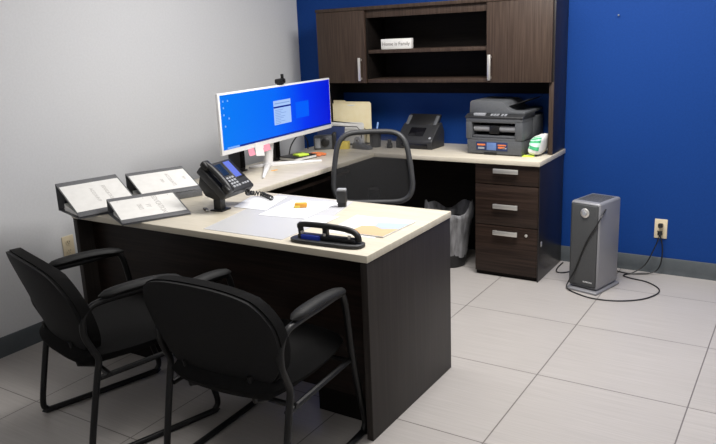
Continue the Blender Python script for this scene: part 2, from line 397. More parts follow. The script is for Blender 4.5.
for (x0, x1, hx) in ((XH0, XL-0.001, 0.716), (XR, XH1, 1.645)):
    q = obj('door', MB().box(x0, x1, YH-0.022, YH-0.002, ZH0, ZH1-0.002, 0.0015), M['wood_v'], h)
    hb = MB().box(hx-0.010, hx+0.010, YH-0.050, YH-0.040, 1.190, 1.345, 0.003)
    hb.box(hx-0.007, hx+0.007, YH-0.044, YH-0.022, 1.198, 1.212).box(hx-0.007, hx+0.007, YH-0.044, YH-0.022, 1.323, 1.337)
    obj('handle', hb, M['silver'], q)
hol.bm.free()

# ------------------------------------------------------------------ guest chairs
def side_path(sx):
    P = [(0.150, 0.612), (0.172, 0.545), (0.200, 0.360), (0.245, 0.170), (0.274, 0.060), (0.262, 0.022), (0.225, 0.0125),
         (-0.215, 0.0125), (-0.252, 0.022), (-0.262, 0.060), (-0.232, 0.220), (-0.207, 0.340), (-0.195, 0.400), (-0.214, 0.450),
         (-0.234, 0.505), (-0.230, 0.565), (-0.198, 0.603), (-0.145, 0.615), (0.0, 0.617), (0.115, 0.620)]
    return [Vector((sx, a, b)) for a, b in P]
def back_pt(u, v, off, g=1.0):
    """u across, v up, both 0..1: a rounded outline that leans back and wraps forward at the edges"""
    a, b = 2*u-1, 2*v-1
    x, y = a*math.sqrt(1-0.26*b*b-0.12*b**4), b*math.sqrt(1-0.26*a*a-0.12*a**4)
    s = (y+1)/2
    hw = 0.248+0.026*min(1, max(0, s*1.5))
    z = 0.378+0.400*(0.5+(s-0.5)*g)
    yy = -0.218-0.128*s**1.05+0.040*(x*x)
    e = max(abs(a), abs(b))
    return Vector((x*hw*g, yy+off*(1-e**8*0.3), z))
def make_chair(name, label):
    t = thing(name, label, 'chair', group='black guest chairs in front of the desk')
    for sx in (-0.262, 0.262):
        obj('side_frame', MB().tube(side_path(sx), 0.0125, 10, True, smooth=4), M['blackmet'], t)
    cr = MB()
    for a, b in ((0.202, 0.332), (-0.160, 0.328)):
        cr.tube([(-0.262, a, b), (0.262, a, b)], 0.010, 8)
    for sx in (-1, 1):
        cr.tube([(sx*0.250, 0.202, 0.336), (sx*0.250, -0.205, 0.322)], 0.011, 8)
        cr.tube([(sx*0.14, -0.160, 0.328), (sx*0.14, -0.225, 0.350), (sx*0.14, -0.245, 0.45)], 0.010, 8)
    obj('under_frame', cr, M['blackmet'], t)
    for sx in (-0.262, 0.262):
        ap = MB()
        pts = []; rr = []
        for k in range(13):
            f = k/12; e = math.sqrt(max(0.03, 1-(2*f-1)**6))
            pts.append((sx, -0.165+0.335*f, 0.633+0.012*math.sin(f*PI)-0.020*f**4)); rr.append(0.027*e)
        ap.tube(pts, rr, 12, False)
        for v in ap.bm.verts: v.co.z = 0.636+(v.co.z-0.636)*0.66
        obj('armrest', ap, M['armpad'], t)
    # seat cushion
    st = MB()
    def sq(u, v, top):
        a, b = 2*u-1, 2*v-1
        x, y = a*math.sqrt(1-0.22*b*b-0.06*b**4), b*math.sqrt(1-0.22*a*a-0.06*a**4)
        e = max(abs(a), abs(b))
        z = 0.400+(0.045 if top else -0.055)*(1-e**8)+(0.008 if top else 0)*(1-x*x)
        z -= 0.022*max(0, y-0.55)**2*5*(0.4 if top else 0.2)
        return Vector((x*0.248, -0.006+y*0.278, z))
    st.grid(lambda u, v: sq(u, v, True), 20, 20, lambda u, v: sq(u, v, False))
    obj('seat', st, M['blackfab'], t)
    obj('back_cushion', MB().grid(lambda u, v: back_pt(u, v, 0.062, 1.02), 32, 32, lambda u, v: back_pt(u, v, 0.002, 1.02)), M['blackfab'], t)
    obj('back_shell', MB().grid(lambda u, v: back_pt(u, v, 0.002), 32, 32, lambda u, v: back_pt(u, v, -0.018)), M['shell'], t)
    return t
def dup(root):
    r = root.copy(); COL.objects.link(r)
    for ch in list(root.children):
        c = ch.copy(); COL.objects.link(c); c.parent = r
    return r
c1 = make_chair('guest_chair', 'left black sled-base guest chair, nearer the grey wall')
c2 = dup(c1)
c1.location = (1.037, -2.770, 0); c1.rotation_euler = (0, 0, R(-16))
c2.location = (1.735, -2.705, 0); c2.rotation_euler = (0, 0, R(2))
c2['label'] = 'right black sled-base guest chair, nearer the bare end of the front desk'

# ------------------------------------------------------------------ office chair behind the desk
t = thing('office_chair', 'black mesh-back swivel office chair behind the front desk', 'chair', (1.277, -1.13, 0), R(26))
def obp(a, s):      # a across, s up
    hw = 0.192+0.040*min(1, (1-s)*1.5)
    return Vector((a*hw, 0.09+0.035*s-0.055*a*a*-1*0-0.05*(1-a*a)*-1*0.6, 0.545+0.410*s))
loop = []
for k in range(40):
    an = 2*PI*k/40; c, s_ = math.cos(an), math.sin(an)
    a = math.copysign(abs(c)**0.42, c); s = (math.copysign(abs(s_)**0.42, s_)+1)/2
    loop.append(obp(a, s))
obj('back_frame', MB().tube(loop, 0.0155, 10, True), mat('graphite chair frame', (0.042, 0.043, 0.045), 0.45), t)
def mp_(u, v):
    a, b = 2*u-1, 2*v-1
    return obp(a*math.sqrt(1-0.25*b*b)*1.0, (b*math.sqrt(1-0.25*a*a)+1)/2)
obj('back_mesh', MB().grid(mp_, 16, 16), M['mesh'], t)
def seat_q(u, v, top):
    a, b = 2*u-1, 2*v-1
    x, y = a*math.sqrt(1-0.30*b*b), b*math.sqrt(1-0.30*a*a); e = max(abs(a), abs(b))
    return Vector((x*0.27, -0.18+y*0.26, 0.475+(0.04 if top else -0.03)*(1-e**8)))
obj('seat', MB().grid(lambda u, v: seat_q(u, v, True), 16, 16, lambda u, v: seat_q(u, v, False)), M['blackfab'], t)
obj('back_support', MB().tube([(0, -0.15, 0.43), (0, 0.06, 0.43), (0, 0.155, 0.50), (0, 0.15, 0.62)], 0.022, 10, smooth=5, flat=1.6), M['blackpl'], t)
cl = MB().lathe([(0, 0.09), (0.028, 0.09), (0.028, 0.26), (0.018, 0.26), (0.018, 0.44), (0, 0.44)], 16, T(0, -0.16, 0))
obj('gas_column', cl, M['blackmet'], t)
for k in range(5):
    an = R(90+72*k); cx, cy = 0.30*math.cos(an), -0.16+0.30*math.sin(an)
    lg = obj('leg', MB().tube([(0, -0.16, 0.115), (0.5*0.30*math.cos(an), -0.16+0.15*math.sin(an), 0.10), (cx, cy, 0.075)], [0.028, 0.023, 0.016], 10), M['blackpl'], t)
    obj('caster', MB().lathe([(0, -0.022), (0.026, -0.022), (0.029, -0.018), (0.029, 0.018), (0.026, 0.022), (0, 0.022)], 16, T(cx, cy, 0.029) @ rot(an+PI/2, 'Z') @ rot(PI/2, 'Y')).box(cx-0.008, cx+0.008, cy-0.008, cy+0.008, 0.029, 0.075), M['blackpl'], lg)

# ------------------------------------------------------------------ monitor (local x = along screen, -y = towards viewer side, z up)
t = thing('computer_monitor', 'white ultrawide monitor with a lit blue desktop on the side worktop', 'monitor', (0.640, -1.091, Z), R(93))
MW, MH, ZB = 1.162, 0.334, 0.155
tilt = T(0, 0, 0)
obj('housing', MB().box(-MW/2, MW/2, 0.000, 0.018, ZB, ZB+MH, 0.004).box(-0.25, 0.25, 0.018, 0.06, ZB+0.04, ZB+MH-0.05, 0.02), M['white'], t)
sc = obj('screen', MB().box(-MW/2+0.014, MW/2-0.010, -0.0014, 0.002, ZB+0.028, ZB+MH-0.010), M['screen'], t)
def px_panel(x0, x1, z0, z1, y): return MB().box(x0, x1, y, -0.0012, z0, z1)
wl = px_panel(0.155, 0.305, ZB+0.115, ZB+0.215, -0.0018)
obj('wallpaper_pane', wl, M['winpane'], sc)
ax0, ax1, az0, az1 = -0.080, 0.100, ZB+0.102, ZB+0.245
aw = obj('program_window', px_panel(ax0, ax1, az0, az1, -0.0024), M['app'], sc)
ad = px_panel(ax0, ax1, az1-0.044, az1-0.034, -0.0030)
tb = obj('window_banner', ad, M['appdark'], sc)
for k in range(9):
    z = az1-0.058-0.0098*k; l = random.uniform(0.05, 0.15)
    obj('text_row', px_panel(ax0+0.012, ax0+0.012+l, z, z+0.0035, -0.0030), M['appgrey'], sc)
obj('text_row', px_panel(ax0+0.010, ax1-0.010, az1-0.020, az1-0.014, -0.0030), M['appgrey'], sc)
for x, z in ((-0.5480, 0.285), (-0.5480, 0.250), (-0.5480, 0.212), (-0.508, 0.285), (-0.506, 0.190), (-0.542, 0.150)):
    obj('desktop_icon', px_panel(x, x+0.009, ZB+z, ZB+z+0.010, -0.0024), M['icon'], sc)
obj('search_box', px_panel(-0.535, -0.43, ZB+0.031, ZB+0.039, -0.0024), M['icon'], sc)
tk = px_panel(-0.425, MW/2-0.010, ZB+0.028, ZB+0.038, -0.0018)
obj('taskbar', tk, M['appdark'], sc)
st_ = MB().tube([(-0.055, 0.085, 0.012), (-0.055, 0.075, 0.10), (-0.055, 0.055, 0.22)], 0.026, 14, flat=1.25)
obj('stand_column', st_, M['white'], t)
def leg_to(tipx, tipy):
    a = Vector((-0.055, 0.085, 0.0)); bpt = Vector((tipx, tipy, 0.0)); dr = (bpt-a).normalized(); n = Vector((-dr.y, dr.x, 0))
    mb = MB(); L_ = (bpt-a).length
    mb.prism([(-0.03, -0.019), (L_, -0.007), (L_+0.006, 0), (L_, 0.007), (-0.03, 0.019)], 0.0, 0.012, 'z', 0.003, 2,
             T(a.x, a.y, 0) @ rot(math.atan2(dr.y, dr.x), 'Z'))
    for v in mb.bm.verts:
        f = 1-min(1, (Vector((v.co.x, v.co.y, 0))-a).length/L_)
        v.co.z += 0.0 if v.co.z < 0.004 else 0.016*f
    return mb
obj('stand_leg', leg_to(-0.385, -0.118), M['white'], t)
obj('stand_leg', leg_to(0.185, -0.150), M['white'], t)
obj('stand_leg', leg_to(-0.14, 0.165), M['white'], t)

# webcam on the monitor
wz = Z+ZB+MH
t = thing('webcam', 'small black webcam clipped on top of the monitor', 'webcam', (0.630, -1.072, wz), R(93))
obj('body', MB().box(-0.035, 0.035, -0.020, 0.018, 0.006, 0.036, 0.008), M['blackpl'], t)
obj('lens', MB().lathe([(0, 0), (0.010, 0), (0.010, 0.004), (0.007, 0.006), (0, 0.006)], 16, T(0, -0.020, 0.021) @ rot(PI/2, 'X')), M['glass'], t)
obj('clip', MB().box(-0.02, 0.02, -0.012, 0.010, 0.0005, 0.008, 0.001), M['blackpl'], t)
obj('lens_cover', MB().box(0.012, 0.026, -0.012, 0.004, 0.034, 0.062, 0.003), M['blackpl'], t)

# sticky notes on the lower bezel of the monitor
def note(name, label, x0, x1, z0, z1, m_, y, a=0.0, c=(0, 0)):
    o = obj(name, MB().grid(lambda u, v: Vector(((u-0.5)*(x1-x0), -0.010*(1-v)**2, (v-0.5)*(z1-z0))), 3, 6, lambda u, v: Vector(((u-0.5)*(x1-x0), 0.0008-0.010*(1-v)**2, (v-0.5)*(z1-z0)))), m_)
    Mx = T(0.640, -1.148, Z) @ rot(R(93), 'Z') @ T((x0+x1)/2, y, (z0+z1)/2) @ rot(a, 'Y')
    o.matrix_world = Mx
    tag(o, label, 'sticky note', 'sticky notes hanging from the monitor bezel')
    return o
note('sticky_note', 'pink sticky note left of the white one on the monitor bezel', -0.295, -0.240, ZB-0.038, ZB+0.012, M['pink'], -0.0015)
note('sticky_note', 'white sticky note between two pink ones on the monitor bezel', -0.232, -0.150, ZB-0.052, ZB+0.016, M['paper'], -0.0035, R(8))
note('sticky_note', 'pink sticky note right of the white one on the monitor bezel', -0.155, -0.088, ZB-0.034, ZB+0.018, M['pink'], -0.0015, R(-3))

# speakers behind the monitor
for (x, y, lb) in ((0.47, -1.330, 'slim black speaker behind the left half of the monitor'), (0.445, -0.955, 'slim black speaker behind the right half of the monitor')):
    t = thing('desk_speaker', lb, 'speaker', (x, y, Z), R(90), 'slim black speakers behind the monitor')
    obj('cabinet', MB().box(-0.026, 0.026, -0.04, 0.05, 0.008, 0.30, 0.006), M['blackpl'], t)
    obj('base', MB().box(-0.030, 0.030, -0.05, 0.055, 0.0, 0.008, 0.003), M['blackpl'], t)
    obj('grille', MB().box(-0.021, 0.021, -0.043, -0.039, 0.02, 0.29, 0.002), M['blackfab'], t)

# ------------------------------------------------------------------ binders (wedge shaped, spine high at the back, open end to the left)
def binder(loc, ang, hs, hf, w, L, label, lines, rest):
    t = thing('ring_binder', label, 'binder', (loc[0], loc[1], Z), ang, 'charcoal ring binders on the desk corner')
    # local: x along the spine (page bottom at x=0), y = -w at the fore edge
    th = 0.004
    def slab(a, b, x0, x1, tk):
        (ya, za), (yb, zb) = a, b; ln = math.hypot(yb-ya, zb-za); nx = (-(zb-za)/ln*tk, (yb-ya)/ln*tk)
        return [(ya, za), (yb, zb), (yb-nx[0], zb-nx[1]), (ya-nx[0], za-nx[1])]
    # the covers overhang the spine edge slightly
    fc = obj('front_cover', MB().prism([(0, hs), (-w, hf), (-w, hf-th), (0, hs-th)], 0, L, 'x', 0.0012), M['binder'], t)
    obj('back_cover', MB().prism([(0, 0), (-w, 0.0), (-w, th), (0, th)], 0, L, 'x', 0.0012), M['binder'], t)
    obj('spine', MB().box(0, L, -0.001, 0.003, 0.0, hs, 0.0012), M['binder'], t)
    sl = math.atan2(hs-hf, w)
    Mx = T(0, 0, hs+0.0007) @ rot(sl, 'X')
    wl = math.hypot(w, hs-hf)
    sh = obj('cover_sheet', MB().box(0.005, L-0.008, -wl+0.034, -0.036, -0.0003, 0.0006, 0, M=Mx), M['paper'], t)
    for s, px, sy in lines:   # text runs from the spine to the fore edge
        tx = MB().text(s, sy, Mx @ T(L*px, -wl*0.50, 0.0010) @ rot(-PI/2, 'Z'), 0.0003)
        obj('title_line', tx, M['ink'], sh)
    if hf > 0.03: obj('fore_edge', MB().box(0, L, -w-0.002, -w+0.014, 0.0, hf-th-0.002, 0.004), M['binder'], t)
    zt = lambda f: hs+(hf-hs)*f-th-0.004
    # paper block inside
    pg = [(-0.055, 0.006), (-w+0.03, 0.006), (-w+0.03, max(0.008, zt(1-0.03/w)*0.55)), (-0.055, max(0.010, zt(0.055/w)*0.40))]
    obj('pages', MB().prism(pg, 0.012, L-0.012, 'x'), M['paper'], t)
    rg = obj('ring_mechanism', MB().box(0.02, L-0.02, -0.034, -0.012, 0.004, 0.010, 0.002), M['silver'], t)
    for k in range(3):
        xx = L*(0.12+0.38*k); rr = min(0.040, hs*0.36)
        obj('ring', MB().tube([(xx, -0.040+rr*1.05*math.cos(2*PI*q/18)-0.0, 0.010+rr+rr*math.sin(2*PI*q/18)) for q in range(18)], 0.0022, 6, True), M['blackmet'], rg)
    return t
binder((0.3055, -2.4638), 1.278, 0.131, 0.012, 0.269, 0.305, 'thick charcoal binder overhanging the left end of the front desk, white cover sheet', [('EDUCATION', 0.66, 0.024), ('ACCOUNT', 0.45, 0.024)], 0)
binder((0.391, -2.109), 1.153, 0.121, 0.040, 0.264, 0.306, 'charcoal binder farthest back on the desk corner, beside the desk phone', [('2023', 0.86, 0.018), ('ACCOUNTS', 0.62, 0.026), ('2023', 0.48, 0.020)], 0)
binder((0.613, -2.419), 1.105, 0.072, 0.010, 0.268, 0.312, 'flatter charcoal binder nearest the guest chairs, overhanging the front desk edge', [('EDUCATION', 0.66, 0.034), ('FY', 0.50, 0.030), ('2023', 0.38, 0.030)], 0)

# ------------------------------------------------------------------ desk phone
PH = Vector((1.145, -2.186, 0.830))
pa, pt_, pw, pl = 1.687, 0.752, 0.236, 0.180
t = thing('desk_phone', 'black office desk phone with corded handset and blue display on a raised stand', 'phone', (PH.x, PH.y, Z), pa)
PM = T(0, 0, PH.z-Z) @ rot(pt_, 'X')      # face frame: x right, y up the face, z out of the face
obj('body', MB().box(0, pw, -0.004, pl, -0.040, 0, 0.008, 3, PM), M['dkgrey'], t)
dis = obj('display_bezel', MB().box(0.150, 0.228, 0.060, pl-0.012, -0.001, 0.003, 0.002, 2, PM), M['blackpl'], t)
obj('display', MB().box(0.158, 0.205, 0.068, pl-0.016, 0.002, 0.0042, 0, 2, PM), M['lcd'], dis)
obj('touch_screen', MB().box(0.075, 0.135, 0.092, pl-0.018, -0.001, 0.003, 0.001, 2, PM), M['lcdk'], t)
kb = MB()
for i in range(3):
    for j in range(4): kb.box(0.088+0.021*i, 0.103+0.021*i, 0.018+0.017*j, 0.029+0.017*j, -0.001, 0.004, 0.001, 1, PM)
obj('keypad', kb, M['ltgrey'], t)
kb = MB()
for j in range(3): kb.box(0.162+0.020*j, 0.176+0.020*j, 0.020, 0.030, -0.001, 0.003, 0.001, 1, PM)
obj('function_keys', kb, M['ltgrey'], t)
hs = MB().tube([(0.028, 0.000, 0.012), (0.028, 0.03, 0.022), (0.028, 0.09, 0.026), (0.028, 0.150, 0.022), (0.028, 0.182, 0.012)], 0.014, 12, False, PM, 4, 1.35)
hs.box(0.004, 0.052, -0.006, 0.040, -0.004, 0.026, 0.010, 3, PM).box(0.004, 0.052, 0.145, 0.190, -0.004, 0.027, 0.010, 3, PM)
hd = obj('handset', hs, M['blackpl'], t)
fz = PH.z-Z
sd = MB().box(0.030, 0.072, 0.056, 0.096, 0.004, fz+0.020, 0.004).box(0.020, 0.090, 0.040, 0.110, 0.0, 0.007, 0.002)
obj('stand_post', sd, M['blackpl'], t)
bk = MB().prism([(0.03, fz-0.020), (0.15, fz+0.085), (0.165, fz+0.03), (0.13, fz-0.02), (0.08, fz-0.035)], 0.02, pw-0.03, 'x', 0.004)
obj('stand_bracket', bk, M['blackpl'], t)
# coiled cord from the handset down to the desk (world coordinates turned into the phone's frame)
inv = (T(PH.x, PH.y, Z) @ rot(pa, 'Z')).inverted()
ax = [Vector(q) for q in ((1.150, -2.040, 0.815), (1.085, -1.965, 0.785), (1.040, -1.880, 0.765), (1.075, -1.850, 0.756), (1.120, -1.868, 0.754), (1.175, -1.898, 0.754))]
ax = catmull(ax, 12, False); pts = []; nturn = 17; n = 200
tot = len(ax)-1
for k in range(n+1):
    f = k/n*tot; i = min(int(f), tot-1); c = ax[i].lerp(ax[i+1], f-i); tg = (ax[i+1]-ax[i]).normalized()
    s1 = tg.cross(Vector((0, 0, 1))).normalized(); s2 = s1.cross(tg)
    pts.append(inv @ (c+(s1*math.cos(2*PI*nturn*k/n)+s2*math.sin(2*PI*nturn*k/n))*0.0095))
obj('coiled_cord', MB().tube(pts, 0.0030, 6), M['blackpl'], t)
obj('line_cord', MB().tube([inv @ Vector(q) for q in ((0.93, -2.02, 0.79), (0.86, -2.0, 0.768), (0.82, -1.92, 0.760), (0.80, -1.80, 0.745), (0.62, -1.70, 0.745))], 0.003, 6, smooth=6), M['blackpl'], t)

# ------------------------------------------------------------------ desk overlay, papers, small items
ZM = Z+0.0018
q = obj('desk_overlay', MB().prism([(1.230, -2.430), (1.640, -2.425), (1.640, -2.10), (1.560, -1.770), (1.115, -1.770)], Z+0.0002, ZM, 'z'), M['mat'])  # thin pale translucent overlay on the desktop, slanted along its left edge
tag(q, 'clear pale desk overlay under the papers on the front desk', 'desk overlay')
def sheet(name, pts, z, m_, label, cat, group=None, tk=0.0006):
    o = obj(name, MB().prism(pts, z, z+tk, 'z'), m_); tag(o, label, cat, group); return o
def txt_rows(pts, z, n, fill=0.8, m_='ink', rng=(0.1, 0.9)):
    """small printed rows on a quadrilateral a,b,c,d (rows parallel to ab)"""
    a, b, c, d_ = [Vector((*p, 0)) for p in pts]; mb = MB()
    for k in range(n):
        v = rng[0]+(rng[1]-rng[0])*k/max(1, n-1); p0 = a.lerp(d_, v); p1 = b.lerp(c, v)
        u = 0.1
        while u < 0.1+0.8*random.uniform(0.5, 1):
            l = random.uniform(0.03, 0.14); s = p0.lerp(p1, u); e = p0.lerp(p1, min(0.9, u+l)); dv = (d_-a).normalized()*0.0022
            vs = [mb.bm.verts.new((*(x.xy), z)) for x in (s, e, e+dv, s+dv)]; mb.bm.faces.new(vs)
            u += l+0.02
    return mb
A = [(1.012, -2.075), (0.955, -1.880), (1.185, -1.812), (1.275, -2.062)]
A = [(1.085, -2.075), (1.275, -2.070), (1.195, -1.800), (1.015, -1.860)]
s1 = sheet('paper_sheet', A, ZM, M['paperw'], 'printed white sheet under the phone cord on the front desk', 'paper', 'loose white sheets on the front desk')
obj('printed_text', txt_rows([A[3], A[2], A[1], A[0]], ZM+0.0008, 9), M['ink'], s1)
B = [(1.295, -2.150), (1.533, -2.121), (1.511, -1.815), (1.262, -1.850)]
s2 = sheet('paper_sheet', B, ZM, M['paperw'], 'blank white sheet under the small orange eraser on the front desk', 'paper', 'loose white sheets on the front desk')
C_ = [(1.560, -2.185), (1.690, -2.130), (1.625, -2.005), (1.500, -2.060)]
C_ = [(1.545, -2.190), (1.660, -2.150), (1.655, -2.035), (1.545, -2.060)]
s3 = sheet('paper_slip', C_, ZM, M['paperw'], 'small white slip of paper behind the hole punch', 'paper', None)
E_ = [(1.700, -2.235), (1.800, -2.235), (1.740, -1.965), (1.700, -1.975)]
E_ = [(1.735, -2.262), (1.960, -2.262), (1.952, -1.990), (1.705, -1.972)]
s4 = sheet('paper_sheet', E_, Z+0.0002, M['paper'], 'printed white sheet half covered by the map brochure on the front desk', 'paper', 'loose white sheets on the front desk', 0.0008)
obj('printed_text', txt_rows([E_[3], E_[2], E_[1], E_[0]], Z+0.0012, 12), M['ink'], s4)
G = [(1.822, -2.245), (1.990, -2.242), (2.000, -1.985), (1.840, -1.985)]
br = sheet('brochure', G, Z+0.0012, M['paper'], 'folded brochure with a peach and pale blue map near the desk end', 'brochure', None, 0.005)
gz = Z+0.0064
obj('printed_map', MB().prism([(1.824, -2.243), (1.988, -2.240), (1.993, -2.125), (1.930, -2.150), (1.880, -2.120), (1.832, -2.135)], gz, gz+0.0003, 'z'), M['peach'], br)
obj('printed_sea', MB().prism([(1.880, -2.119), (1.930, -2.149), (1.993, -2.124), (1.997, -2.03), (1.93, -2.05), (1.87, -2.07)], gz, gz+0.0003, 'z'), M['skyink'], br)
obj('printed_text', txt_rows([(1.845, -1.99), (1.995, -1.99), (1.99, -2.06), (1.84, -2.06)], gz+0.0004, 4), M['ink'], br)

t = thing('eraser', 'small orange and yellow eraser on a white sheet', 'eraser', (1.395, -1.960, ZM+0.0007), R(30))
obj('rubber', MB().box(-0.028, 0.028, -0.012, 0.012, 0.0, 0.022, 0.004), M['orangey'], t)
obj('sleeve', MB().box(-0.030, -0.004, -0.0135, 0.0135, 0.0005, 0.012, 0.002), M['yellow'], t)

t = thing('rubber_stamp', 'black self-inking stamp with silver top near the rear desk edge', 'stamp', (1.562, -1.868, Z), R(20))
obj('base', MB().box(-0.019, 0.019, -0.012, 0.012, 0.0, 0.026, 0.002), M['blackpl'], t)
obj('grip', MB().box(-0.023, 0.023, -0.016, 0.016, 0.020, 0.078, 0.006, 3), M['dkgrey'], t)
obj('cap', MB().box(-0.021, 0.021, -0.014, 0.016, 0.072, 0.086, 0.005, 3), M['ltgrey'], t)

# hole punch
t = thing('hole_punch', 'black three-hole punch with blue insert at the front desk edge', 'hole punch', (1.832, -2.392, Z), R(3))
bs = []
for k in range(24):
    an = 2*PI*k/24; bs.append((math.copysign(abs(math.cos(an))**0.35, math.cos(an))*0.158, math.copysign(abs(math.sin(an))**0.7, math.sin(an))*0.042))
obj('base', MB().prism(bs, 0, 0.014, 'z', 0.003), M['dkgrey'], t)
obj('punch_rail', MB().box(-0.125, 0.128, -0.014, 0.022, 0.012, 0.030, 0.004), M['blackpl'], t)
obj('chip_insert', MB().box(-0.105, -0.022, -0.022, -0.008, 0.012, 0.031, 0.003), M['blue'], t)
hp = MB().tube([(-0.118, 0.006, 0.024), (-0.122, 0.008, 0.046), (-0.122, 0.008, 0.062), (-0.060, 0.008, 0.066), (0.02, 0.008, 0.065), (0.09, 0.008, 0.060), (0.122, 0.008, 0.048), (0.134, 0.006, 0.030), (0.134, 0.006, 0.022)], 0.0115, 10, smooth=4, flat=1.0)
obj('handle', hp, M['blackpl'], t)
obj('post', MB().box(-0.018, 0.002, -0.004, 0.018, 0.026, 0.064, 0.003), M['blackpl'], t)
for x in (-0.108, -0.008, 0.100):
    obj('pin', MB().lathe([(0, 0.012), (0.006, 0.012), (0.006, 0.040), (0, 0.040)], 12, T(x, -0.004, 0)), M['silver'], t)

t = thing('usb_stick', 'small dark usb stick lying between the binders and the phone', 'usb stick', (1.000, -2.172, Z), R(-35))
obj('body', MB().box(-0.022, 0.020, -0.009, 0.009, 0.0, 0.009, 0.003), M['dkgrey'], t)
obj('plug', MB().box(0.020, 0.036, -0.006, 0.006, 0.002, 0.007, 0.0005), M['silver'], t)
obj('loop', MB().tube([(-0.022+0.007*math.cos(2*PI*k/12)-0.006, 0.007*math.sin(2*PI*k/12), 0.0045) for k in range(12)], 0.0016, 6, True), M['blackpl'], t)

# ------------------------------------------------------------------ things on the side worktop
q = thing('notebook', 'black notebook lying behind the monitor foot', 'notebook', (0.575, -0.865, Z), R(80))
obj('cover', MB().box(-0.10, 0.10, -0.075, 0.075, 0.0, 0.004, 0.001).box(-0.10, 0.10, -0.075, 0.075, 0.020, 0.024, 0.001).box(-0.10, 0.10, 0.070, 0.075, 0.0, 0.024, 0.001), M['blackpl'], q)
obj('pages', MB().box(-0.096, 0.096, -0.071, 0.070, 0.004, 0.020), M['paper'], q)
q = obj('sticky_pad', MB().box(-0.038, 0.038, -0.038, 0.038, 0, 0.010, 0.0008), M['yellowgreen'], loc=(0.600, -0.865, Z+0.024), rz=R(70))
tag(q, 'yellow sticky pad lying on the black notebook', 'sticky pad')
q = obj('sticky_flag', MB().box(-0.020, 0.020, -0.008, 0.008, 0, 0.002), M['orangey'], loc=(0.680, -1.245, Z), rz=R(70))
tag(q, 'small orange flag on the side worktop in front of the monitor foot', 'sticky flag')
t = thing('scissors', 'orange-handled scissors lying behind the black notebook', 'scissors', (0.545, -0.695, Z+0.001), R(-14))
obj('blade', MB().prism([(-0.15, 0.0), (0.0, 0.012), (0.03, 0.004), (0.0, -0.008)], 0.0, 0.004, 'z'), M['silver'], t)
for s in (-1, 1):
    obj('handle', MB().tube([(0.02, 0, 0.006)]+[(0.085+0.048*math.cos(a), s*(0.022+0.018*math.sin(a)), 0.008) for a in [PI+2*PI*k/14 for k in range(15)]], 0.0065, 8), M['orange'], t)
t = thing('desk_device', 'small grey and black desktop device with a round dial beside the manila folders', 'device', (0.520, -0.470, Z), R(30))
obj('body', MB().box(-0.075, 0.060, -0.035, 0.045, 0.0, 0.095, 0.008), M['midgrey'], t)
obj('dial', MB().lathe([(0, 0), (0.030, 0), (0.030, 0.008), (0.024, 0.012), (0, 0.012)], 20, T(0.005, -0.035, 0.052) @ rot(PI/2, 'X')), M['blackpl'], t)
obj('side_block', MB().box(0.052, 0.078, -0.042, 0.048, 0.0, 0.110, 0.006), M['blackpl'], t)
obj('front_plate', MB().box(-0.066, -0.030, -0.038, -0.033, 0.012, 0.080, 0.002), M['ltgrey'], t)
q = obj('document_folder', MB().prism([(-0.11, 0), (0.11, 0), (0.11, 0.135), (-0.11, 0.135)], -0.005, 0.005, 'y', 0.002, 2, rot(R(-9), 'X')), M['navy'], loc=(0.480, -0.345, Z+0.003), rz=R(4))
tag(q, 'navy folder leaning behind the small desktop device', 'folder')
q = obj('power_cable', MB().tube([(0.440, -0.780, 0.746), (0.430, -0.740, 0.800), (0.430, -0.670, 0.850), (0.43, -0.60, 0.853), (0.42, -0.54, 0.80), (0.415, -0.53, 0.746)], 0.0045, 8, smooth=6), M['blackpl'])
tag(q, 'black cable arching up behind the orange scissors', 'cable')

# ------------------------------------------------------------------ things on the rear worktop
t = thing('file_sorter', 'black wire file sorter holding the folders on the rear worktop', 'file sorter', (0.55, -0.205, Z))
obj('tray', MB().box(-0.15, 0.15, -0.07, 0.09, 0.0, 0.006, 0.002), M['blackmet'], t)
for y in (-0.065, 0.0, 0.075):
    obj('divider', MB().tube([(-0.14, y, 0.005), (-0.14, y+0.01, 0.10), (-0.10, y+0.012, 0.13), (0.10, y+0.012, 0.13), (0.14, y+0.01, 0.10), (0.14, y, 0.005)], 0.0028, 8), M['blackmet'], t)
def folder(x, y, z0, wd, ht, m_, label, tab, bands, cat='folder'):
    f = thing('file_folder', label, cat, (x, y, z0), 0, 'file folders in the sorter')
    hw = wd/2
    tb = tab
    bkp = [(-hw, 0), (hw, 0), (hw, ht-0.012), (hw-0.010, ht), (tb, ht), (tb-0.012, ht+0.008), (-hw, ht+0.008)]
    obj('back_leaf', MB().prism(bkp, 0.006, 0.0075, 'y'), m_, f)
    nt = []
    for k in range(9): nt.append((0.042*math.cos(PI*k/8)*-1*-1, ht*0.99-0.014*math.sin(PI*k/8)))
    fl = [(-hw, 0), (hw, 0), (hw, ht-0.014)]+[(a, b-0.014) for a, b in nt]+[(-hw, ht-0.014)]
    obj('front_leaf', MB().prism(fl, -0.0075, -0.006, 'y'), m_, f)
    obj('sheets', MB().box(-hw+0.006, hw-0.006, -0.005, 0.005, 0.002, ht-0.022), M['paper'], f)
    return f
folder(0.553, -0.160, Z+0.007, 0.315, 0.288, M['manila'], 'manila file folder standing at the back of the sorter', -0.05, 0)
folder(0.545, -0.232, Z+0.007, 0.290, 0.150, M['paper'], 'shorter white file folder standing in front of the manila folder', -0.20, 0)
q = thing('sticky_pad', 'yellow block of notes standing in front of the white folder', 'note pad', (0.650, -0.425, Z), R(15))
obj('note_block', MB().box(-0.034, 0.034, -0.024, 0.024, 0, 0.052, 0.002), M['yellow'], q)
t = thing('tape_dispenser', 'grey tape dispenser on the rear worktop behind the mesh chair', 'tape dispenser', (0.775, -0.395, Z), R(-10))
